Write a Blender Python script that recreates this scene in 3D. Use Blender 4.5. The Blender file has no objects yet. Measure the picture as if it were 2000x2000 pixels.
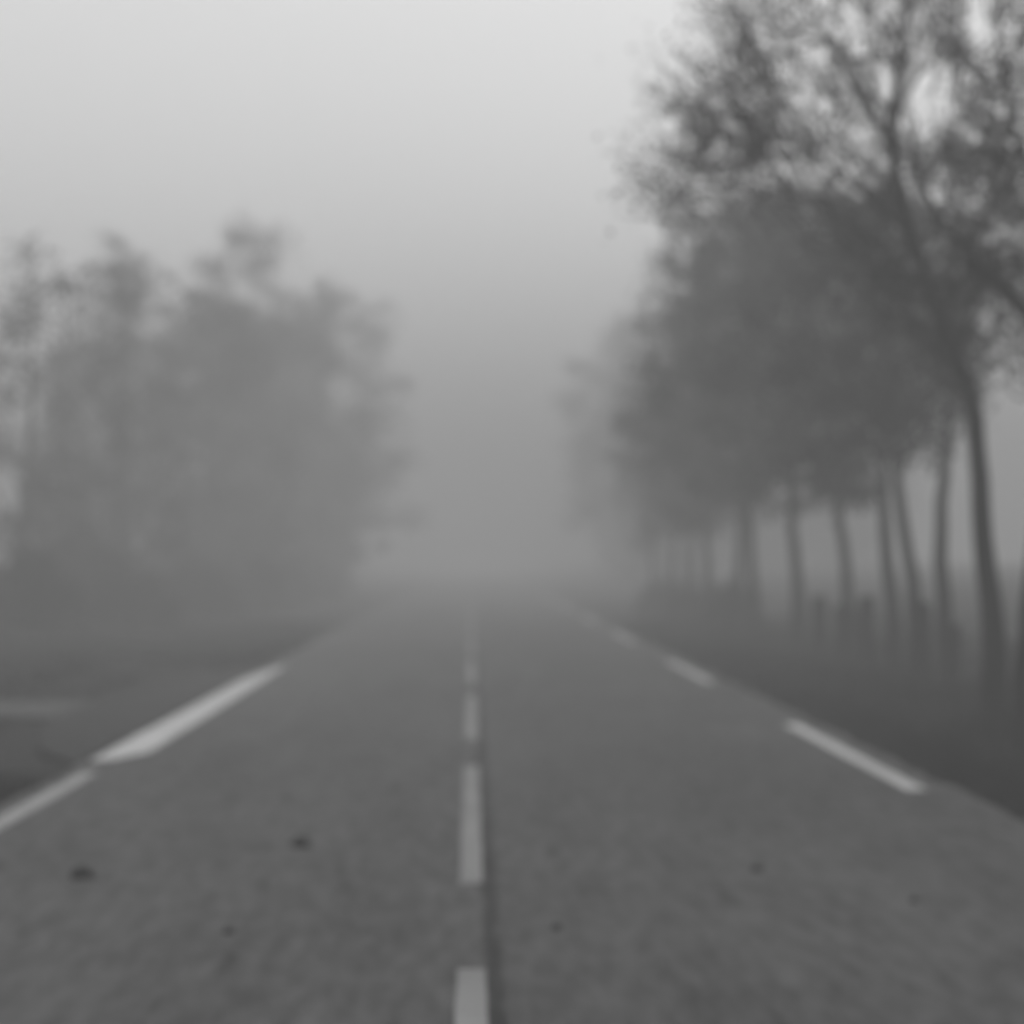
import bpy, math, random
import numpy as np

sc = bpy.context.scene
col = sc.collection

# ------------------------------------------------------------------ camera
H_CAM = 1.75            # eye height above the road, metres
F_PX = 5485.0           # focal length for a 2000 pixel wide frame
cam_d = bpy.data.cameras.new('camera')
cam = bpy.data.objects.new('camera', cam_d)
col.objects.link(cam)
cam.location = (0, 0, H_CAM)
cam.rotation_euler = (math.radians(90 + 0.94), 0, math.radians(-0.825))
cam_d.sensor_width = 36
cam_d.lens = 36 * F_PX / 2000
cam_d.clip_start = 0.1
cam_d.clip_end = 4000
cam_d.dof.use_dof = True
cam_d.dof.focus_distance = 4.5
cam_d.dof.aperture_fstop = 3.3
sc.camera = cam

# ------------------------------------------------------------------ sky and sun
SUN_EL, SUN_AZ = math.radians(42), math.radians(20)
world = bpy.data.worlds.new('World')
sc.world = world
world.use_nodes = True
wn, wl = world.node_tree.nodes, world.node_tree.links
wn.clear()
sky = wn.new('ShaderNodeTexSky')
sky.sky_type = 'NISHITA'
sky.sun_disc = False
sky.sun_elevation = SUN_EL
sky.sun_rotation = SUN_AZ
bw = wn.new('ShaderNodeRGBToBW')
bg = wn.new('ShaderNodeBackground')
bg.inputs['Strength'].default_value = 0.15
wo = wn.new('ShaderNodeOutputWorld')
wl.new(sky.outputs[0], bw.inputs[0])
wl.new(bw.outputs[0], bg.inputs['Color'])
wl.new(bg.outputs[0], wo.inputs['Surface'])

sun_d = bpy.data.lights.new('sun', 'SUN')
sun_d.energy = 0.8
sun_d.angle = math.radians(60)
sun_d.color = (1, 1, 1)
sun = bpy.data.objects.new('sun', sun_d)
col.objects.link(sun)
sun.rotation_euler = (math.pi / 2 - SUN_EL, 0, math.pi - SUN_AZ)

sc.view_settings.view_transform = 'Standard'
sc.view_settings.look = 'None'
sc.view_settings.gamma = 1
sc.view_settings.exposure = 0.58
cy = sc.cycles
cy.max_bounces = 8
cy.diffuse_bounces = 3
cy.volume_bounces = 4
cy.use_denoising = True

HAZE_DENSITY = 0.0103
HAZE_TOP = 27.0

# ------------------------------------------------------------------ materials
def mat_noise(name, lo, hi, scale=5.0, rough=0.8, detail=4, stretch=None, bump=0.0, spec=0.05):
    m = bpy.data.materials.new(name)
    m.use_nodes = True
    n, l = m.node_tree.nodes, m.node_tree.links
    b = n['Principled BSDF']
    b.inputs['Roughness'].default_value = rough
    b.inputs['Specular IOR Level'].default_value = spec
    tc = n.new('ShaderNodeTexCoord')
    mp = n.new('ShaderNodeMapping')
    if stretch:
        mp.inputs['Scale'].default_value = stretch
    nz = n.new('ShaderNodeTexNoise')
    nz.inputs['Scale'].default_value = scale
    nz.inputs['Detail'].default_value = detail
    r = n.new('ShaderNodeMapRange')
    r.inputs['From Min'].default_value = 0.3
    r.inputs['From Max'].default_value = 0.7
    r.inputs['To Min'].default_value = lo
    r.inputs['To Max'].default_value = hi
    l.new(tc.outputs['Object'], mp.inputs['Vector'])
    l.new(mp.outputs[0], nz.inputs['Vector'])
    l.new(nz.outputs['Fac'], r.inputs['Value'])
    l.new(r.outputs[0], b.inputs['Base Color'])
    if bump:
        bp = n.new('ShaderNodeBump')
        bp.inputs['Strength'].default_value = bump
        l.new(nz.outputs['Fac'], bp.inputs['Height'])
        l.new(bp.outputs[0], b.inputs['Normal'])
    return m

def math_node(n, l, op, a, b=None, c=None, clamp=False):
    k = n.new('ShaderNodeMath')
    k.operation = op
    k.use_clamp = clamp
    for i, v in enumerate((a, b, c)):
        if v is None:
            continue
        if isinstance(v, (int, float)):
            k.inputs[i].default_value = v
        else:
            l.new(v, k.inputs[i])
    return k.outputs[0]

def noise_node(n, l, vec, scale, detail=3, stretch=None, rough=0.5):
    if stretch:
        mp = n.new('ShaderNodeMapping')
        mp.inputs['Scale'].default_value = stretch
        l.new(vec, mp.inputs['Vector'])
        vec = mp.outputs[0]
    nz = n.new('ShaderNodeTexNoise')
    nz.inputs['Scale'].default_value = scale
    nz.inputs['Detail'].default_value = detail
    nz.inputs['Roughness'].default_value = rough
    l.new(vec, nz.inputs['Vector'])
    return nz.outputs['Fac']

def asphalt_material():
    m = bpy.data.materials.new('asphalt')
    m.use_nodes = True
    n, l = m.node_tree.nodes, m.node_tree.links
    b = n['Principled BSDF']
    b.inputs['Roughness'].default_value = 0.9
    b.inputs['Specular IOR Level'].default_value = 0.06
    tc = n.new('ShaderNodeTexCoord')
    v = tc.outputs['Object']
    sx = n.new('ShaderNodeSeparateXYZ')
    l.new(v, sx.inputs[0])
    big = noise_node(n, l, v, 0.5, 4, (1, 0.12, 1))
    mid = noise_node(n, l, v, 2.6, 5, (1, 0.13, 1), 0.6)
    small = noise_node(n, l, v, 11.0, 3, (1, 0.15, 1), 0.6)
    grit = noise_node(n, l, v, 160.0, 2)
    a = math_node(n, l, 'MULTIPLY_ADD', big, 0.8, 0.60)
    c = math_node(n, l, 'MULTIPLY_ADD', mid, 0.9, -0.45)
    d = math_node(n, l, 'MULTIPLY_ADD', small, 1.6, -0.80)
    g = math_node(n, l, 'MULTIPLY_ADD', grit, 0.5, -0.25)
    s = math_node(n, l, 'ADD', a, c)
    s = math_node(n, l, 'ADD', s, d)
    s = math_node(n, l, 'ADD', s, g)
    # dark scabs where the surface has lost its fines
    sp = noise_node(n, l, v, 5.0, 2, (1, 0.17, 1), 0.4)
    spm = n.new('ShaderNodeMapRange')
    spm.inputs['From Min'].default_value = 0.64
    spm.inputs['From Max'].default_value = 0.74
    spm.inputs['To Min'].default_value = 1.0
    spm.inputs['To Max'].default_value = 0.60
    l.new(sp, spm.inputs['Value'])
    s = math_node(n, l, 'MULTIPLY', s, spm.outputs[0])
    # the tarred joint between the two lanes, just right of the centre line
    wob = noise_node(n, l, v, 1.1, 3, (0.01, 1, 1))
    cx = math_node(n, l, 'MULTIPLY_ADD', wob, 0.08, 0.052)
    dx = math_node(n, l, 'ABSOLUTE', math_node(n, l, 'SUBTRACT', sx.outputs[0], cx))
    wv = math_node(n, l, 'MULTIPLY_ADD', noise_node(n, l, v, 2.3, 3, (0.01, 1, 1)), 0.10, -0.012)
    ratio = math_node(n, l, 'DIVIDE', dx, wv)
    jm = n.new('ShaderNodeMapRange')
    jm.interpolation_type = 'SMOOTHSTEP'
    jm.inputs['From Min'].default_value = 0.5
    jm.inputs['From Max'].default_value = 1.5
    jm.inputs['To Min'].default_value = 0.38
    jm.inputs['To Max'].default_value = 1.0
    l.new(ratio, jm.inputs['Value'])
    s = math_node(n, l, 'MULTIPLY', s, jm.outputs[0])
    # right lane laid in a slightly darker mix
    lm = n.new('ShaderNodeMapRange')
    lm.inputs['From Min'].default_value = 0.08
    lm.inputs['From Max'].default_value = 0.14
    lm.inputs['To Min'].default_value = 1.0
    lm.inputs['To Max'].default_value = 0.93
    l.new(sx.outputs[0], lm.inputs['Value'])
    s = math_node(n, l, 'MULTIPLY', s, lm.outputs[0])
    out = math_node(n, l, 'MULTIPLY', s, ASPHALT)
    l.new(out, b.inputs['Base Color'])
    bp = n.new('ShaderNodeBump')
    bp.inputs['Strength'].default_value = 0.25
    bp.inputs['Distance'].default_value = 0.01
    l.new(grit, bp.inputs['Height'])
    l.new(bp.outputs[0], b.inputs['Normal'])
    return m

def paint_material(PAINT, name='road_paint'):
    m = bpy.data.materials.new(name)
    m.use_nodes = True
    n, l = m.node_tree.nodes, m.node_tree.links
    b = n['Principled BSDF']
    b.inputs['Roughness'].default_value = 0.85
    b.inputs['Specular IOR Level'].default_value = 0.08
    tc = n.new('ShaderNodeTexCoord')
    g = n.new('ShaderNodeNewGeometry')
    big = noise_node(n, l, g.outputs['Position'], 2.0, 4, (1, 0.4, 1))
    fine = noise_node(n, l, g.outputs['Position'], 45.0, 3, None, 0.7)
    s = math_node(n, l, 'ADD', math_node(n, l, 'MULTIPLY', big, 0.5), math_node(n, l, 'MULTIPLY', fine, 0.6))
    r = n.new('ShaderNodeMapRange')
    r.inputs['From Min'].default_value = 0.38
    r.inputs['From Max'].default_value = 0.72
    r.inputs['To Min'].default_value = PAINT
    r.inputs['To Max'].default_value = PAINT * 0.62
    l.new(s, r.inputs['Value'])
    l.new(r.outputs[0], b.inputs['Base Color'])
    return m

def grass_material():
    m = bpy.data.materials.new('grass_ground')
    m.use_nodes = True
    n, l = m.node_tree.nodes, m.node_tree.links
    b = n['Principled BSDF']
    b.inputs['Roughness'].default_value = 0.9
    b.inputs['Specular IOR Level'].default_value = 0.03
    g = n.new('ShaderNodeNewGeometry')
    p = g.outputs['Position']
    a = noise_node(n, l, p, 0.35, 4, (1, 0.4, 1))
    c = noise_node(n, l, p, 6.0, 4)
    s = math_node(n, l, 'ADD', math_node(n, l, 'MULTIPLY_ADD', a, 1.6, -0.35), math_node(n, l, 'MULTIPLY', c, 0.6))
    o = math_node(n, l, 'MULTIPLY', s, 0.028)
    l.new(o, b.inputs['Base Color'])
    return m

ASPHALT = 0.103
PAINT = 0.28
M_ASPHALT = asphalt_material()
M_PAINT = paint_material(0.36, 'worn_centre_paint')
M_EDGE = paint_material(0.80, 'edge_paint')
M_GROUND = grass_material()
M_BLADE = mat_noise('grass_blade', 0.012, 0.03, 3.0, 0.8)
M_BARK = mat_noise('bark', 0.012, 0.035, 9.0, 0.9, stretch=(1, 1, 0.25), bump=0.4, spec=0.1)
M_LEAF = mat_noise('leaves', 0.015, 0.04, 1.6, 0.8, spec=0.05)
M_SHRUB = mat_noise('shrub_leaves', 0.015, 0.035, 2.2, 0.8, spec=0.05)
M_GRAVEL = mat_noise('pale_gravel', 0.07, 0.11, 7.0, 0.95, spec=0.1)
M_APRON = mat_noise('dirty_gravel', 0.02, 0.04, 3.0, 0.95, spec=0.1)
M_WOOD = mat_noise('weathered_wood', 0.01, 0.022, 14.0, 0.85, stretch=(1, 1, 0.15), bump=0.3)
M_CLOD = mat_noise('dirt_clod', 0.012, 0.03, 30.0, 0.5)

# ------------------------------------------------------------------ helpers
def mesh_obj(name, verts, faces, mat, parent=None):
    me = bpy.data.meshes.new(name)
    me.from_pydata([tuple(map(float, v)) for v in verts], [], faces)
    me.materials.append(mat)
    me.update()
    o = bpy.data.objects.new(name, me)
    col.objects.link(o)
    if parent:
        o.parent = parent
    return o

def quads_obj(name, V, mat, parent=None, smooth=False):
    """V: (n,4,3) array of quads"""
    n = V.shape[0]
    me = bpy.data.meshes.new(name)
    me.vertices.add(n * 4)
    me.vertices.foreach_set('co', V.reshape(-1).astype(np.float32))
    me.loops.add(n * 4)
    me.loops.foreach_set('vertex_index', np.arange(n * 4, dtype=np.int32))
    me.polygons.add(n)
    me.polygons.foreach_set('loop_start', np.arange(0, n * 4, 4, dtype=np.int32))
    me.polygons.foreach_set('loop_total', np.full(n, 4, dtype=np.int32))
    me.materials.append(mat)
    me.update(calc_edges=True)
    o = bpy.data.objects.new(name, me)
    col.objects.link(o)
    if parent:
        o.parent = parent
    return o

def struct(o):
    o['kind'] = 'structure'
    return o

def thing(name, loc, label, cat, group=None):
    e = bpy.data.objects.new(name, None)
    e.empty_display_size = 0.3
    e.location = (loc[0], loc[1], ground_z(loc[0], loc[1]) - 0.02 if abs(loc[0]) > 6.9 else loc[2])
    col.objects.link(e)
    e['label'] = label
    e['category'] = cat
    if group:
        e['group'] = group
    return e

def copy_thing(root, loc, rz, label, scale=(1, 1, 1)):
    c = root.copy()
    col.objects.link(c)
    c.location = (loc[0], loc[1], ground_z(loc[0], loc[1]) - 0.02)
    c.rotation_euler = (0, 0, rz)
    c.scale = scale
    c['label'] = label
    for ch in root.children:
        k = ch.copy()
        col.objects.link(k)
        k.parent = c
    return c

class Tubes:
    def __init__(s):
        s.v, s.f = [], []

    def add(s, pts, radii, sides=8, cap=True):
        pts = [np.array(p, float) for p in pts]
        base = len(s.v)
        n = len(pts)
        for i, p in enumerate(pts):
            t = pts[min(i + 1, n - 1)] - pts[max(i - 1, 0)]
            t /= (np.linalg.norm(t) + 1e-9)
            a = np.cross(t, (0.13, 1, 0.07))
            a /= (np.linalg.norm(a) + 1e-9)
            b = np.cross(t, a)
            for k in range(sides):
                w = 2 * math.pi * k / sides
                s.v.append(p + radii[i] * (math.cos(w) * a + math.sin(w) * b))
        for i in range(n - 1):
            for k in range(sides):
                k2 = (k + 1) % sides
                s.f.append((base + i * sides + k, base + i * sides + k2,
                            base + (i + 1) * sides + k2, base + (i + 1) * sides + k))
        if cap:
            s.f.append(tuple(base + (n - 1) * sides + k for k in range(sides)))

    def build(s, name, mat, parent=None):
        o = mesh_obj(name, s.v, s.f, mat, parent)
        o.data.polygons.foreach_set('use_smooth', [True] * len(o.data.polygons))
        return o

def resample(pts, radii, step, rng, wob=0.0):
    """smooth (Catmull-Rom) resample of a path"""
    P = [np.array(p, float) for p in pts]
    P = [2 * P[0] - P[1]] + P + [2 * P[-1] - P[-2]]
    out, ro = [], []
    for i in range(1, len(P) - 2):
        L = np.linalg.norm(P[i + 1] - P[i])
        k = max(2, int(L / step))
        for j in range(k):
            t = j / k
            q = 0.5 * (2 * P[i] + (P[i + 1] - P[i - 1]) * t + (2 * P[i - 1] - 5 * P[i] + 4 * P[i + 1] - P[i + 2]) * t * t
                       + (3 * P[i] - P[i - 1] - 3 * P[i + 1] + P[i + 2]) * t ** 3)
            out.append(q + rng.normal(0, wob, 3) * (1 if out else 0))
            ro.append(radii[i - 1] * (1 - t) + radii[i] * t)
    out.append(P[-2])
    ro.append(radii[-1])
    return out, ro

def leaf_quads(centres, size, rng):
    """one folded-free rhombic leaf per centre, random facing"""
    n = len(centres)
    u = rng.normal(size=(n, 3)); u /= np.linalg.norm(u, axis=1)[:, None]
    w = rng.normal(size=(n, 3)); w -= (w * u).sum(1)[:, None] * u
    w /= np.linalg.norm(w, axis=1)[:, None]
    L = size * rng.uniform(0.6, 1.3, n)[:, None]
    W = L * rng.uniform(0.55, 0.8, n)[:, None]
    c = np.asarray(centres)
    return np.stack([c - u * L / 2, c + w * W / 2 + u * L * 0.08, c + u * L / 2, c - w * W / 2 + u * L * 0.08], axis=1)

def twigs_to_clumps(tb, skel, clumps, rng, r0=0.018, prob=1.0):
    S = np.array([p for p in skel])
    for c in clumps:
        if rng.random() > prob:
            continue
        d = np.linalg.norm(S - c, axis=1) + np.maximum(0, S[:, 2] - c[2]) * 1.2
        s = S[int(np.argmin(d))]
        m = (s + c) / 2 + np.array([0, 0, -0.12]) * np.linalg.norm(c - s) + rng.normal(0, 0.06, 3)
        tb.add([s, m, c], [r0, r0 * 0.7, r0 * 0.3], 4)

def make_tree(name, label, cat, loc, height, crown_base, radius, seed, trunk_path=None, r_base=0.13,
              n_clump=150, per=80, leaf=0.12, clump_r=0.32, lean=0.0, shape=1.0, group=None, top_pow=0.8, multi=0,
              fill=0.45, blunt=False, bias=0.95):
    rng = np.random.default_rng(seed)
    root = thing(name, loc, label, cat, group)
    tb = Tubes()
    if trunk_path is None:
        b1 = rng.normal(0, 0.10, 2)
        trunk_path = [(0, 0, -0.1), (b1[0] * 0.5 + lean * 0.25, b1[1], crown_base * 0.5),
                      (b1[0] + lean * 0.6, b1[1], crown_base),
                      (lean + b1[1], b1[0], (crown_base + height) / 2), (lean * 1.1, 0, height * 0.96)]
    k = len(trunk_path)
    zs = [p[2] for p in trunk_path]
    rad = [r_base * (1.25 if i == 0 else 1) * max(0.10, (1 - 0.92 * (max(z, 0) / height))) for i, z in enumerate(zs)]
    pts, rr = resample(trunk_path, rad, 0.35, rng, 0.012)
    tb.add(pts, rr, 9)
    T = np.array(pts)
    skel = [p for p in pts if p[2] > crown_base * 0.9]
    # crown envelope radius as a function of relative height
    def env(t):
        if blunt:
            return radius * max(0.05, (1 - abs(2 * min(1, max(0, t)) - 1) ** 3.2)) ** 0.55
        return radius * max(0.05, (math.sin(math.pi * min(1, max(0, t)) ** top_pow)) ** 0.6) * shape
    lobes = rng.uniform(-math.pi, math.pi, 6)
    def lobe(a, t):
        return 1 + 0.18 * math.sin(2 * a + lobes[0] + 3 * t) + 0.15 * math.sin(3 * a + lobes[1] - 7 * t) + 0.15 * math.sin(11 * t + lobes[2] + a)
    def axis(z):
        i = int(np.argmin(abs(T[:, 2] - z)))
        return T[i][:2]
    # limbs
    n_limb = 12 + multi
    for i in range(n_limb):
        t0 = (i + rng.uniform(0, 1)) / n_limb * 0.8
        z0 = crown_base * 0.85 + (height - crown_base * 0.85) * t0
        s = T[int(np.argmin(abs(T[:, 2] - z0)))]
        a = i * 2.4 + rng.uniform(-0.5, 0.5)
        t1 = min(0.97, t0 + rng.uniform(0.12, 0.3))
        z1 = crown_base + (height - crown_base) * t1
        e_r = env(t1) * lobe(a, t1) * rng.uniform(0.7, 0.95)
        ax = axis(z1)
        e = np.array([ax[0] + math.cos(a) * e_r, ax[1] + math.sin(a) * e_r, z1])
        m = s * 0.5 + e * 0.5 + np.array([0, 0, -0.18 * np.linalg.norm(e - s) * 0.5 + 0.1]) + rng.normal(0, 0.08, 3)
        r0 = max(0.02, r_base * 0.42 * (1 - t0 * 0.7))
        lp, lr = resample([s, m, e], [r0, r0 * 0.55, r0 * 0.18], 0.35, rng, 0.02)
        tb.add(lp, lr, 6)
        skel += lp[1:]
    clumps = []
    for i in range(n_clump):
        t = rng.random() ** bias
        hang = rng.random() < 0.08
        a = rng.uniform(-math.pi, math.pi)
        q = rng.random() ** fill
        z = crown_base + (height - crown_base) * (-rng.uniform(0.01, 0.09) if hang else t)
        ax = axis(z)
        rr_ = env(t) * lobe(a, t) * q * (0.55 if hang else 1)
        clumps.append(np.array([ax[0] + math.cos(a) * rr_, ax[1] + math.sin(a) * rr_, z + rng.normal(0, 0.12)]))
    twigs_to_clumps(tb, skel, clumps, rng, 0.014, 0.7)
    cs = []
    for c in clumps:
        kk = int(per * rng.uniform(0.5, 1.5))
        sg = clump_r * rng.uniform(0.6, 1.25)
        cs.append(c + rng.normal(size=(kk, 3)) * np.array([sg, sg, sg * 0.75]) * 0.62)
    cs = np.concatenate(cs)
    tb.build('trunk', M_BARK, root)
    quads_obj('crown', leaf_quads(cs, leaf, rng), M_LEAF, root)
    return root

def make_shrub(label, loc, rx, ry, h, seed, group=None, n=40, per=90, leaf=0.11):
    rng = np.random.default_rng(seed)
    root = thing('shrub', loc, label, 'shrub', group)
    tb = Tubes()
    cl = []
    for i in range(n):
        a = rng.uniform(-math.pi, math.pi)
        q = rng.random() ** 0.5
        ph = rng.random()
        hh = h * ph * (1 - 0.55 * q ** 2)
        cl.append(np.array([math.cos(a) * rx * q * (1 - 0.35 * ph), math.sin(a) * ry * q * (1 - 0.35 * ph), 0.08 + hh]))
    for i in range(14):
        c = cl[i]
        tb.add([(c[0] * 0.15, c[1] * 0.15, -0.05), (c[0] * 0.5, c[1] * 0.5, c[2] * 0.6), c], [0.03, 0.02, 0.008], 5)
    cs = []
    for c in cl:
        kk = int(per * rng.uniform(0.6, 1.4))
        p = c + rng.normal(size=(kk, 3)) * 0.2
        p[:, 2] = np.abs(p[:, 2])
        cs.append(p)
    cs = np.concatenate(cs)
    tb.build('stems', M_BARK, root)
    quads_obj('foliage', leaf_quads(cs, leaf, rng), M_SHRUB, root)
    return root

def wpt(x, y, d, dy=0.0):
    """world point seen in direction (x, y) of the 2000 px photograph at distance d"""
    d = d + dy
    return ((x - 921) / F_PX * d, d, H_CAM - (y - 1090) / F_PX * d)

# ------------------------------------------------------------------ ground
RIGHT_EDGE, LEFT_EDGE = 3.68, -3.32
def ground_z(x, y):
    e = max(x - RIGHT_EDGE, LEFT_EDGE - x)
    if e < 0.25:
        return -0.06
    k = min(1.0, (e - 0.25) / 1.0)
    on_track = (x < LEFT_EDGE and 29 < y < 36.3) or (x < LEFT_EDGE and x > -5.6 and 23 < y < 46)
    if on_track:
        return -0.06
    u = max(0.0, abs(x) - 7.3)
    added_bank = 1.3 * (1 - math.exp(-u / 9.0)) * min(1.0, u / 2.0)  # rise added so less fog lies before the distant ground, darkening it
    if x < 0:
        q = min(1.0, max(0.0, (y - 38) / 18))
        added_bank *= q * q * (3 - 2 * q)
    return added_bank - 0.06 + k * (0.06 + 0.05 * math.sin(x * 1.3 + y * 0.21) + 0.04 * math.sin(y * 0.9 - x * 0.7) + 0.02 * math.sin(3.1 * x + 2.3 * y))
xs = sorted(set([-520, -300, -180, -110, -70, -48, -35, -26, -20] + [round(-16 + 0.4 * i, 3) for i in range(82)] +
                [20, 26, 35, 48, 70, 110, 180, 300, 520]))
ys = [-90, -60, -40, -25, -15, -8] + [round(-4 + 0.7 * i, 3) for i in range(150)] + [104, 110, 118, 128, 140, 155, 175, 200, 240, 300, 400, 550, 800, 1300]
V, Fc = [], []
for y in ys:
    for x in xs:
        V.append((x, y, ground_z(x, y)))
nx = len(xs)
for j in range(len(ys) - 1):
    for i in range(nx - 1):
        a = j * nx + i
        Fc.append((a, a + 1, a + nx + 1, a + nx))
g = struct(mesh_obj('ground', V, Fc, M_GROUND))
g.data.polygons.foreach_set('use_smooth', [True] * len(g.data.polygons))

# ------------------------------------------------------------------ road
rng0 = random.Random(4)
ry = [-80 + 5 * i for i in range(16)] + [0.5 * i for i in range(0, 320)] + [160 + 20 * i for i in range(57)]
V, Fc = [], []
def ragged(y, s):
    if y < 0 or y > 160:
        return 0
    return 0.02 * math.sin(y * 1.7 + s) + 0.02 * math.sin(y * 4.1 + 2 * s) + rng0.uniform(-0.02, 0.02)
for y in ry:
    l_, r_ = LEFT_EDGE + ragged(y, 1), RIGHT_EDGE + ragged(y, 4)
    V += [(l_ - 0.06, y, -0.08), (l_, y, 0.0), (0.0, y, 0.004), (r_, y, 0.0), (r_ + 0.06, y, -0.08)]
for j in range(len(ry) - 1):
    for i in range(4):
        a = j * 5 + i
        Fc.append((a, a + 1, a + 6, a + 5))
struct(mesh_obj('road', V, Fc, M_ASPHALT))

def strip(name, pts, z, mat, jitter=0.0, seed=0):
    """thin raised painted sheet from an outline given as (x, y)"""
    r = random.Random(seed)
    n = len(pts)
    v = [(x + r.uniform(-jitter, jitter), y, z) for x, y in pts] + [(x, y, z - 0.003) for x, y in pts]
    f = [tuple(range(n))] + [(i, i + n, (i + 1) % n + n, (i + 1) % n) for i in range(n)]
    return struct(mesh_obj(name, v, f, mat))

def dash(name, x0, x1, y0, y1, seed, mat=None):
    n = max(2, int((y1 - y0) / 0.35))
    a = [(x1, y0 + (y1 - y0) * i / n) for i in range(n + 1)]
    b = [(x0, y1 - (y1 - y0) * i / n) for i in range(n + 1)]
    return strip(name, a + b, 0.0085, mat or M_PAINT, 0.006, seed)
for k in range(-2, 11):
    y0 = 15.1 + 12.05 * k
    dash('centre_line', -0.06, 0.06, y0, y0 + (8.9 if k == -1 else 8.5), 10 + k)
for k in range(-1, 7):
    y0 = 21.1 + 18.3 * k
    dash('right_edge_line', 3.27, 3.43, y0, y0 + 8.4, 40 + k, M_EDGE)
dash('left_edge_line', -3.17, -3.03, 14.4, 22.9, 61, paint_material(0.50, 'left_edge_paint'))
for k in range(0, 4):
    y0 = 54.5 + 18.3 * k
    dash('left_edge_line', -3.16, -3.03, y0, y0 + 8.4, 70 + k, paint_material(0.2, 'faded_edge_paint'))
strip('junction_marking', [(-3.12, 24.35), (-2.90, 25.3), (-2.91, 30), (-2.93, 36), (-2.96, 41), (-3.02, 46),
                           (-3.22, 42.9), (-3.30, 40.5), (-3.30, 33), (-3.295, 28), (-3.29, 24.2)], 0.0085, M_EDGE, 0.008, 5)

# gravel side track and its mouth
def gravel(name, outline, z, mat):
    v = [(x, y, z) for x, y in outline] + [(x, y, z - 0.05) for x, y in outline]
    n = len(outline)
    f = [tuple(range(n))] + [(i, i + n, (i + 1) % n + n, (i + 1) % n) for i in range(n)]
    return struct(mesh_obj(name, v, f, mat))
gravel('junction_apron', [(-3.40, 24.2), (-3.40, 45), (-3.7, 44.5), (-4.1, 41), (-4.35, 37.5), (-4.6, 34.8), (-4.6, 31),
                          (-4.35, 28.5), (-4.0, 26)], 0.0, M_APRON)
gravel('side_track', [(-4.62, 31.0), (-4.62, 34.6), (-6, 34.2), (-9, 34.0), (-14, 34.3), (-24, 35.6), (-24, 33.1), (-14, 31.9),
                      (-9, 31.4), (-6, 31.2)], 0.004, M_GRAVEL)

# ------------------------------------------------------------------ grass (uncountable)
rg = np.random.default_rng(77)
def blades(n, xr, yr, hmin, hmax):
    x = rg.uniform(*xr, n)
    y = yr[0] + (yr[1] - yr[0]) * rg.random(n) ** 1.3
    keep = ~(((y > 23.6) & (y < 45.4) & (x > -4.9) & (x < -3.3)) | ((y > 30.6) & (y < 36.0) & (x < -3.3)))
    x, y = x[keep], y[keep]
    z = np.array([ground_z(a, b) for a, b in zip(x, y)])
    m = len(x)
    patch = 0.6 + 0.5 * np.sin(x * 2.1 + np.sin(y * 0.8)) * np.sin(y * 1.1 + 0.7)
    h = rg.uniform(hmin, hmax, m) * np.clip(patch, 0.3, 1.3)
    a = rg.uniform(0, math.pi * 2, m)
    w = 0.006 + 0.006 * rg.random(m)
    dx, dy = np.cos(a) * w, np.sin(a) * w
    lx, ly = rg.normal(0, 0.35, m) * h, rg.normal(0, 0.35, m) * h
    b0 = np.stack([x - dx, y - dy, z - 0.01], 1)
    b1 = np.stack([x + dx, y + dy, z - 0.01], 1)
    t1 = np.stack([x + lx + dx * 0.2, y + ly + dy * 0.2, z + h], 1)
    t0 = np.stack([x + lx - dx * 0.2, y + ly - dy * 0.2, z + h], 1)
    return np.stack([b0, b1, t1, t0], 1)
Q = np.concatenate([blades(45000, (3.74, 9.5), (13, 75), 0.08, 0.34),
                    blades(30000, (3.70, 4.5), (13, 60), 0.04, 0.14),
                    blades(30000, (-9.5, -3.40), (14, 75), 0.05, 0.2),
                    blades(12000, (-4.3, -3.36), (14, 60), 0.04, 0.12)])
go = quads_obj('grass', Q, M_BLADE)
go['kind'] = 'stuff'
go['label'] = 'short rough grass growing along both road verges'
go['category'] = 'grass'

# ------------------------------------------------------------------ the two near roadside trees (right)
GAPS = [(1510, 90, 30, 22), (1600, 100, 22, 30), (1730, 180, 15, 62), (1828, 170, 42, 50), (1812, 225, 18, 25), (1890, 262, 28, 14),
        (1620, 218, 20, 20), (1575, 180, 14, 15), (1440, 295, 24, 14), (1475, 345, 26, 18), (1365, 415, 26, 24), (1395, 385, 16, 18),
        (1660, 350, 14, 24), (1735, 432, 24, 20), (1795, 430, 17, 52), (1972, 515, 12, 36), (1905, 688, 27, 24), (1805, 718, 20, 20),
        (1920, 30, 24, 48), (1665, 40, 20, 40), (1580, 50, 26, 28), (1932, 345, 16, 14), (1965, 200, 14, 22), (1895, 560, 14, 22),
        (1850, 600, 14, 16), (1480, 190, 30, 14), (1335, 335, 18, 10), (1690, 385, 16, 24), (1540, 330, 14, 12), (1300, 245, 24, 14),
        (1770, 330, 14, 22), (1945, 620, 20, 26)]
def in_gap(px, py, grow=1.0):
    for gx, gy, a, b in GAPS:
        if ((px - gx) / (a * grow)) ** 2 + ((py - gy) / (b * grow)) ** 2 < 1:
            return True
    return False

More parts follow.
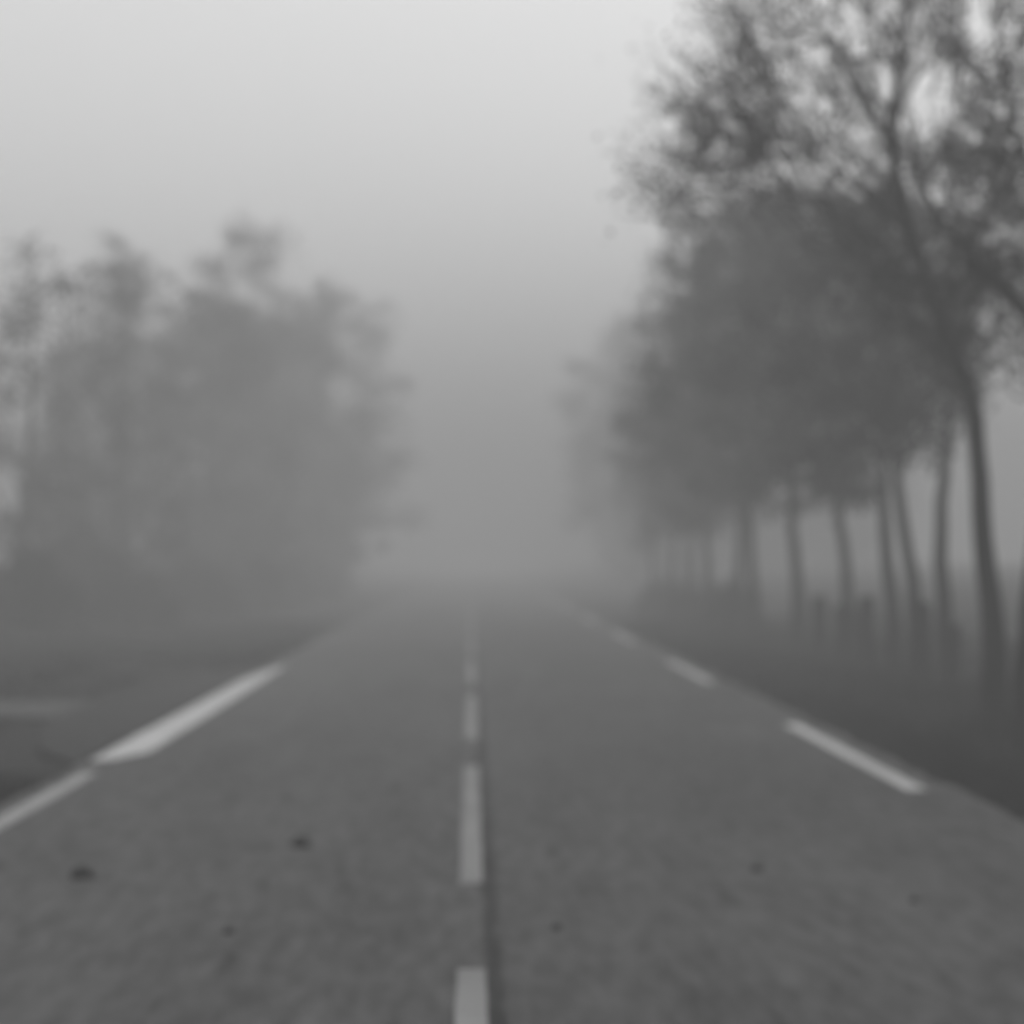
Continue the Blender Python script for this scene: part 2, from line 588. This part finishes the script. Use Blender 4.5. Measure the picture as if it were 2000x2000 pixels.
def near_tree(label, base, trunk, radii, limbs, zones, seed, per=27, leaf=0.056, sg=0.24):
    """trunk and limbs given as (x, y, depth offset) view directions at the tree's distance"""
    rng = np.random.default_rng(seed)
    bx, by = base
    root = thing('roadside_tree', (bx, by, 0), label, 'tree')
    off = np.array([bx, by, 0])
    def P(p):
        return np.array(wpt(p[0], p[1], by, p[2] if len(p) > 2 else 0)) - off
    tb = Tubes()
    pts, rr = resample([P(p) for p in trunk], radii, 0.25, rng, 0.008)
    tb.add(pts, rr, 12)
    skel = [p for p in pts if p[2] > 3.2]
    for lp, r0 in limbs:
        q = [P(p) for p in lp]
        rl = [r0 * (1 - 0.85 * i / (len(q) - 1)) for i in range(len(q))]
        a, b = resample(q, rl, 0.2, rng, 0.02)
        tb.add(a, b, 7)
        skel += a
        # secondary branches
        for j in range(2, len(a) - 1, 2):
            dirv = a[j] - a[j - 1]
            dirv /= np.linalg.norm(dirv)
            s = rng.normal(size=3) * 0.8 + dirv * 1.1 + np.array([0, 0, 0.35])
            s /= np.linalg.norm(s)
            L = rng.uniform(0.4, 1.0)
            e = a[j] + s * L
            mid = a[j] + s * L * 0.5 + rng.normal(0, 0.04, 3)
            aa, bb = resample([a[j], mid, e], [b[j] * 0.5 + 0.004, b[j] * 0.3 + 0.003, 0.004], 0.15, rng, 0.012)
            tb.add(aa, bb, 5)
            skel += aa[1:]
    clumps = []
    for (x0, x1, y0, y1, n) in zones:
        k = 0
        tries = 0
        while k < n and tries < n * 20:
            tries += 1
            px, py = rng.uniform(x0, x1), rng.uniform(y0, y1)
            if in_gap(px, py, 1.35):
                continue
            dy = rng.normal(0, 1.0)
            clumps.append(P((px, py, dy)))
            k += 1
    twigs_to_clumps(tb, skel, clumps, rng, 0.010, 0.8)
    cs = []
    O = P((trunk[-7][0] + 40, 640))
    for c in clumps:
        kk = int(per * rng.uniform(0.4, 1.5))
        dv = (c - O) / (np.linalg.norm(c - O) + 1e-6) + rng.normal(0, 0.28, 3)
        dv /= np.linalg.norm(dv)
        L = rng.uniform(0.25, 0.6)
        tb.add([c - dv * L, c + rng.normal(0, 0.02, 3), c + dv * L], [0.009, 0.006, 0.003], 4)
        cs.append(c + dv[None, :] * rng.uniform(-L, L * 1.1, kk)[:, None] + rng.normal(size=(kk, 3)) * sg * 0.45)
    cs = np.concatenate(cs)
    w = cs + off
    px = 921 + w[:, 0] / w[:, 1] * F_PX
    py = 1090 - (w[:, 2] - H_CAM) / w[:, 1] * F_PX
    keep = np.array([(not in_gap(a, b)) or u < 0.22 for a, b, u in zip(px, py, rng.random(len(px)))])
    cs = cs[keep]
    tb.build('trunk', M_BARK, root)
    quads_obj('crown', leaf_quads(cs, leaf, rng), M_LEAF, root)
    return root

near_tree('tall dark tree with leaning trunk and sparse leaves, front of the right row', (5.15, 27.5),
          [(1952, 1450), (1948, 1400), (1941, 1220), (1925, 1050), (1911, 880), (1901, 775), (1868, 700), (1824, 580), (1784, 465), (1756, 345),
           (1745, 250), (1760, 130), (1775, 0), (1782, -130), (1770, -300)],
          [0.20, 0.145, 0.115, 0.098, 0.088, 0.085, 0.082, 0.072, 0.063, 0.055, 0.05, 0.042, 0.034, 0.026, 0.01],
          [([(1756, 345), (1725, 250, 0.2), (1690, 190, 0.4), (1655, 100, 0.6), (1640, -20, 0.8)], 0.035),
           ([(1784, 465), (1700, 385, -0.3), (1610, 310, -0.6), (1520, 240, -0.9), (1430, 150, -1.1), (1400, 60, -1.2)], 0.040),
           ([(1824, 580), (1740, 500, 0.4), (1640, 420, 0.8), (1520, 370, 1.1), (1380, 360, 1.3), (1290, 400, 1.4)], 0.036),
           ([(1868, 700), (1905, 600, -0.3), (1930, 480, -0.6), (1945, 330, -0.8), (1935, 160, -1.0)], 0.040),
           ([(1610, 310, -0.6), (1500, 290, -0.8), (1400, 260, -1.0), (1300, 210, -1.0)], 0.022),
           ([(1745, 250), (1680, 120, -0.6), (1560, 60, -1.0), (1480, 20, -1.1), (1440, -60, -1.1)], 0.028),
           ([(1745, 250), (1790, 160, 0.3), (1850, 70, 0.5), (1880, -60, 0.7)], 0.028),
           ([(1756, 345), (1820, 310, 0.5), (1880, 220, 0.8), (1900, 120, 1.0)], 0.025),
           ([(1655, 100, 0.6), (1560, 0, 0.8), (1500, -100, 0.8)], 0.02),
           ([(1760, 130), (1700, 0, 0.9), (1650, -120, 1.2)], 0.022)],
          [(1410, 1990, -260, 60, 150), (1440, 1990, 40, 260, 115), (1400, 1500, 20, 170, 18), (1290, 1460, 130, 260, 24),
           (1330, 1560, 190, 350, 28), (1275, 1400, 290, 420, 17), (1270, 1350, 370, 440, 7), (1400, 1800, 250, 420, 50), (1640, 1990, 260, 560, 70),
           (1720, 1990, 480, 640, 26), (1870, 1985, 630, 720, 7), (1780, 1880, 620, 760, 9)], 11)

near_tree('nearest roadside tree, its thick flared trunk half cut off by the right edge', (5.03, 24.4),
          [(2030, 1498), (2030, 1440), (2034, 1250), (2058, 1000), (2070, 800), (2062, 680), (2075, 500), (2110, 300), (2120, 100), (2110, -150), (2090, -330)],
          [0.36, 0.25, 0.20, 0.17, 0.15, 0.14, 0.10, 0.08, 0.06, 0.04, 0.01],
          [([(2062, 680), (2020, 620, -0.2), (1960, 560, -0.3), (1905, 510, -0.4), (1850, 440, -0.5), (1800, 350, -0.6), (1790, 240, -0.7)], 0.085),
           ([(2075, 500), (2030, 380, 0.3), (1990, 250, 0.5), (1960, 100, 0.6), (1950, -60, 0.6)], 0.06),
           ([(2070, 800), (2020, 775, -0.2), (1975, 765, -0.3), (1940, 745, -0.3)], 0.015),
           ([(2075, 500), (2160, 380, 0.3), (2260, 250, 0.5), (2330, 100, 0.6)], 0.06),
           ([(2110, 300), (2200, 120, -0.5), (2260, -80, -0.8)], 0.04),
           ([(2062, 680), (2150, 560, 0.8), (2260, 480, 1.2), (2380, 420, 1.4)], 0.05)],
          [(1900, 2300, -330, 0, 60), (1880, 2380, 0, 300, 80), (1940, 2420, 300, 620, 70), (1965, 2010, 280, 480, 12), (1880, 2000, 520, 600, 6)],
          12, per=30, leaf=0.06, sg=0.22)

# ------------------------------------------------------------------ the row behind them (right)
def at(px, d):
    return ((px - 921) / F_PX * d, d, 0)
def tp(loc, *pix):
    d = loc[1]
    return [tuple(np.array(wpt(x, y, d)) - np.array(loc)) for x, y in pix]

L = at(1853, 37)
make_tree('roadside_tree', 'slim straight tree right behind the leaning front tree', 'tree', L, 7.2, 4.4, 1.75, 21,
          tp(L, (1853, 1352), (1845, 1170), (1840, 1035), (1847, 930), (1849, 830), (1862, 720), (1870, 560), (1860, 400), (1855, 270)), 0.12,
          n_clump=60, per=75, leaf=0.10, clump_r=0.30)
L = at(1797, 38.9)
make_tree('roadside_tree', 'leaning tree with a stubby post at its foot', 'tree', L, 6.9, 3.6, 2.2, 22,
          tp(L, (1800, 1340), (1788, 1190), (1770, 1035), (1754, 932), (1747, 870), (1740, 760), (1745, 600), (1745, 400)), 0.115,
          n_clump=62, per=75, leaf=0.10, clump_r=0.30)
L = at(1752, 41.7)
make_tree('roadside_tree', 'upright tree just left of the leaning one, bare lower trunk', 'tree', L, 6.9, 3.5, 2.2, 23,
          tp(L, (1754, 1322), (1742, 1170), (1730, 1035), (1727, 930), (1722, 860), (1715, 700), (1710, 450)), 0.125,
          n_clump=80, per=80, leaf=0.11, clump_r=0.32)
L = at(1668, 48)
make_tree('roadside_tree', 'tree with a low tuft of leaves hanging beside its bent trunk', 'tree', L, 8.0, 3.3, 2.35, 24,
          tp(L, (1668, 1292), (1658, 1170), (1648, 1060), (1632, 960), (1620, 900), (1620, 700), (1630, 420)), 0.12,
          n_clump=100, per=85, leaf=0.12, clump_r=0.34)
L = at(1563, 53)
make_tree('roadside_tree', 'straight dark trunk under the deepest part of the crowns', 'tree', L, 8.4, 3.45, 2.4, 25,
          tp(L, (1563, 1274), (1556, 1120), (1548, 1030), (1550, 940), (1550, 700), (1545, 420)), 0.13,
          n_clump=115, per=85, leaf=0.12, clump_r=0.36)
row = [
    (1478, 62, 9.7, 3.4, 2.3, 26, 'grey tree in the middle of the right row, trunk tilting left', -0.1),
    (1437, 67, 9.8, 3.4, 2.25, 27, 'grey tree with a low shrub before its trunk', 0.12),
    (1386, 75, 9.6, 3.2, 1.75, 28, 'fading tree behind the two middle trees of the right row', 0.0),
    (1347, 81, 7.2, 3.0, 1.9, 29, 'fading tree whose crown bulges out towards the road', 0.1),
    (1308, 91, 6.9, 2.9, 1.6, 30, 'pale tree, last of the right row with a visible trunk', 0.0),
    (1276, 104, 6.8, 2.8, 1.5, 31, 'very pale tree at the far end of the right row', 0.0)]
for px, d, h, cb, r, sd, lab, ln in row:
    make_tree('roadside_tree', lab, 'tree', at(px, d), h, cb, r, sd, None, 0.13, n_clump=120 if d < 80 else 75, per=75, leaf=0.13, clump_r=0.42, lean=ln, blunt=True)

# ------------------------------------------------------------------ left side trees
left = [
    # X, d, height, crown base, radius, seed, clumps, label
    (-7.9, 50, 6.9, 0.9, 2.0, 41, 50, 'loose airy tree at the left edge with gaps between its leaves'),
    (-6.9, 55, 7.0, 0.8, 1.6, 42, 40, 'thin tree with bright gaps, second from the left edge'),
    (-7.7, 62, 8.0, 0.8, 2.1, 43, 60, 'wispy topped tree rising behind the loose leftmost trees'),
    (-6.3, 66, 7.6, 0.6, 2.1, 44, 150, 'dense round tree at the near end of the left thicket'),
    (-6.6, 73, 8.0, 0.5, 2.2, 45, 170, 'dense tree left of the dip in the left treetops'),
    (-5.8, 79, 8.2, 0.5, 2.3, 46, 180, 'dense tree below the dip in the left treetops'),
    (-5.6, 86, 9.0, 0.6, 2.5, 47, 190, 'broad tree leaning over the left side of the road'),
    (-5.1, 92, 10.6, 0.7, 2.9, 48, 250, 'tree with the flat square shoulder nearest the gap over the road'),
    (-8.8, 60, 7.4, 0.8, 2.1, 49, 60, 'pale loose tree cut by the left edge behind the nearest ones'),
    (-9.5, 78, 9.6, 0.6, 2.8, 50, 90, 'pale tree far behind the left edge thicket'),
]
for X, d, h, cb, r, sd, nc, lab in left:
    K = 1.52         # the thicket stands well back from the camera
    make_tree('thicket_tree', lab, 'tree', (X * K, d * K, 0), (h - 1.75) * K + 1.75, cb, r * K, sd, None, 0.16, n_clump=int(nc * 1.15) if nc > 100 else int(nc * 0.8), per=75, leaf=0.19,
              clump_r=0.78 if nc > 100 else 0.58, lean=0.1,
              blunt=True, bias=1.3)
make_tree('tall_tree', 'tall narrow tree poking up above the left thicket', 'tree', (-10.4, 140, 0), 18.4, 6.0, 3.2, 51,
          None, 0.2, n_clump=95, per=90, leaf=0.19, clump_r=0.80, lean=-0.5, blunt=True)
make_tree('tall_tree', 'faint tall tree top behind the wispy left tree', 'tree', (-16.5, 130, 0), 15.8, 3.0, 2.8, 52,
          None, 0.2, n_clump=110, per=90, leaf=0.18, clump_r=0.5)

# far trees fading into the fog
far0 = make_tree('distant_tree', 'faint tree at the right roadside, nearly lost in the fog', 'tree', (11.6, 165, 0), 14.5, 1.0, 4.6, 61, None, 0.2,
                 n_clump=260, per=100, leaf=0.26, clump_r=0.9, group='trees lost in the fog right of the road')
for i, (x, y, s, r) in enumerate([(15.5, 190, 1.25, 1.1), (21.0, 200, 1.45, 2.0), (12.8, 208, 1.3, 3.0), (27.5, 205, 1.45, 4.1)]):
    copy_thing(far0, (x, y, 0), r, 'faint tree at the right roadside, nearly lost in the fog', (s, s, s))
far1 = make_tree('distant_tree', 'faint tree behind the left thicket, nearly lost in the fog', 'tree', (-9.4, 148, 0), 9.6, 1.0, 2.7, 62, None, 0.2,
                 n_clump=150, per=90, leaf=0.22, clump_r=0.55, group='trees lost in the fog left of the road')
for i, (x, y, s, r) in enumerate([(-9.8, 172, 1.1, 1.3), (-19.5, 140, 1.1, 2.2), (-10.5, 200, 1.3, 3.3)]):
    copy_thing(far1, (x, y, 0), r, 'faint tree behind the left thicket, nearly lost in the fog', (s, s, s))

# ------------------------------------------------------------------ shrubs
shrubs = [
    (-7.6, 47, 1.2, 1.3, 1.3, 'dark shrub at the left edge under the loose tree'),
    (-6.5, 53, 1.1, 1.2, 1.2, 'low shrub under the thin tree with bright gaps'),
    (-7.9, 56, 1.3, 1.3, 1.9, 'taller shrub filling the left thicket near the edge'),
    (-6.0, 61, 1.1, 1.3, 1.5, 'rounded shrub before the near dense tree of the left thicket'),
    (-5.6, 69, 1.2, 1.5, 1.6, 'rounded shrub in the middle foot of the left thicket'),
    (-5.4, 77, 1.2, 1.5, 1.5, 'shrub at the thicket foot below the treetop dip'),
    (-5.2, 85, 1.2, 1.5, 1.5, 'pale shrub under the broad leaning left tree'),
    (-5.1, 95, 1.3, 1.5, 1.3, 'pale shrub at the thicket end closest to the road gap'),
    (6.15, 66, 0.55, 0.6, 0.9, 'low shrub at the foot of a middle tree in the right row'),
    (6.3, 76, 1.0, 1.4, 0.75, 'low grey shrub under the fading right trees'),
    (6.2, 86, 1.2, 1.6, 0.8, 'pale low shrub under the last right trees'),
]
for i, (x, y, rx, ry_, h, lab) in enumerate(shrubs):
    if x < 0:
        x, y, rx, ry_, h = x * 1.3, y * 1.3, rx * 1.3, ry_ * 1.3, h * 1.15
    make_shrub(lab, (x, y, 0), rx, ry_, h, 100 + i, n=int(24 + 20 * rx * h))

# ------------------------------------------------------------------ stubby posts between the right trees
def post(label, loc, h, r, seed, tilt=0.0):
    root = thing('wooden_post', loc, label, 'post', 'stubby posts between the right roadside trees')
    rng = np.random.default_rng(seed)
    tb = Tubes()
    zs = [-0.2, 0.0, h * 0.3, h * 0.65, h * 0.93, h]
    rs = [r * 1.08, r * 1.05, r, r * 0.96, r * 0.95, r * 0.8]
    tb.add([(tilt * z + rng.normal(0, 0.004), 0, z) for z in zs], rs, 12)
    tb.build('shaft', M_WOOD, root)
    for zz in (h * 0.42, h * 0.8):
        b = Tubes()
        b.add([(tilt * zz, 0, zz - 0.03), (tilt * zz, 0, zz + 0.03)], [r * 1.08, r * 1.08], 12)
        b.build('band', M_WOOD, root)
    return root
post('stout dark post before the foot of the leaning tree', at(1797, 38.2), 1.16, 0.15, 1, 0.01)
post('post standing alone between two bare trunks in the right row', at(1694, 44), 1.16, 0.135, 2)
post('grey post right of the straight dark trunk', at(1602, 50), 1.08, 0.14, 3, -0.01)
post('post hugging the foot of the tree with the hanging tuft', at(1647, 46.6), 0.98, 0.14, 4)
post('post touching the foot of the slim tree near the front', at(1863, 36.2), 0.90, 0.09, 5, 0.02)

# ------------------------------------------------------------------ clods of dirt on the asphalt
def clod(label, px, py, size, seed):
    d = F_PX * H_CAM / (py - 1090)
    x = (px - 921) / F_PX * d
    rng = random.Random(seed)
    v, f = [], []
    R_, S_ = 5, 12
    for r in range(R_):
        t = r / (R_ - 1)
        for k in range(S_):
            a = 2 * math.pi * k / S_
            rr = size * 0.5 * math.cos(t * math.pi / 2 * 0.92) * rng.uniform(0.82, 1.18)
            v.append((math.cos(a) * rr, math.sin(a) * rr * 1.5, size * 0.52 * math.sin(t * math.pi / 2) * rng.uniform(0.9, 1.1) - (0.004 if r == 0 else 0)))
    for r in range(R_ - 1):
        for k in range(S_):
            k2 = (k + 1) % S_
            f.append((r * S_ + k, r * S_ + k2, (r + 1) * S_ + k2, (r + 1) * S_ + k))
    f.append(tuple((R_ - 1) * S_ + k for k in range(S_)))
    o = mesh_obj('mud_clod', v, f, M_CLOD)
    o.location = (x, d, 0.003)
    o['label'] = label
    o['category'] = 'clod'
    o['group'] = 'dark clods lying on the road'
    return o
clod('dark clod in the middle of the left lane', 590, 1652, 0.12, 1)
clod('dark clod on the asphalt near the left edge, largest of all', 165, 1712, 0.13, 2)
clod('small faint clod in the right lane below the edge line', 1478, 1700, 0.06, 3)
clod('small faint clod low in the left lane', 450, 1820, 0.05, 4)
clod('small faint clod low in the right lane near the centre', 1088, 1814, 0.05, 5)
clod('tiny clod in the right lane far to the right', 1785, 1762, 0.045, 6)

# ------------------------------------------------------------------ haze
x0, x1, y0, y1, z0, z1 = -560, 560, -130, 1350, -1.2, HAZE_TOP
hz = mesh_obj('haze', [(x0, y0, z0), (x1, y0, z0), (x1, y1, z0), (x0, y1, z0), (x0, y0, z1), (x1, y0, z1), (x1, y1, z1), (x0, y1, z1)],
              [(0, 3, 2, 1), (4, 5, 6, 7), (0, 1, 5, 4), (1, 2, 6, 5), (2, 3, 7, 6), (3, 0, 4, 7)], bpy.data.materials.new('haze_air'))
hm = hz.data.materials[0]
hm.use_nodes = True
hm.node_tree.nodes.clear()
ho = hm.node_tree.nodes.new('ShaderNodeOutputMaterial')
hv = hm.node_tree.nodes.new('ShaderNodeVolumePrincipled')
hv.inputs['Color'].default_value = (0.86, 0.86, 0.86, 1)
hv.inputs['Density'].default_value = HAZE_DENSITY
hv.inputs['Anisotropy'].default_value = 0.0
hm.node_tree.links.new(hv.outputs[0], ho.inputs['Volume'])
hz['kind'] = 'stuff'
hz['label'] = 'thick even fog filling the air over the road'
hz['category'] = 'fog'
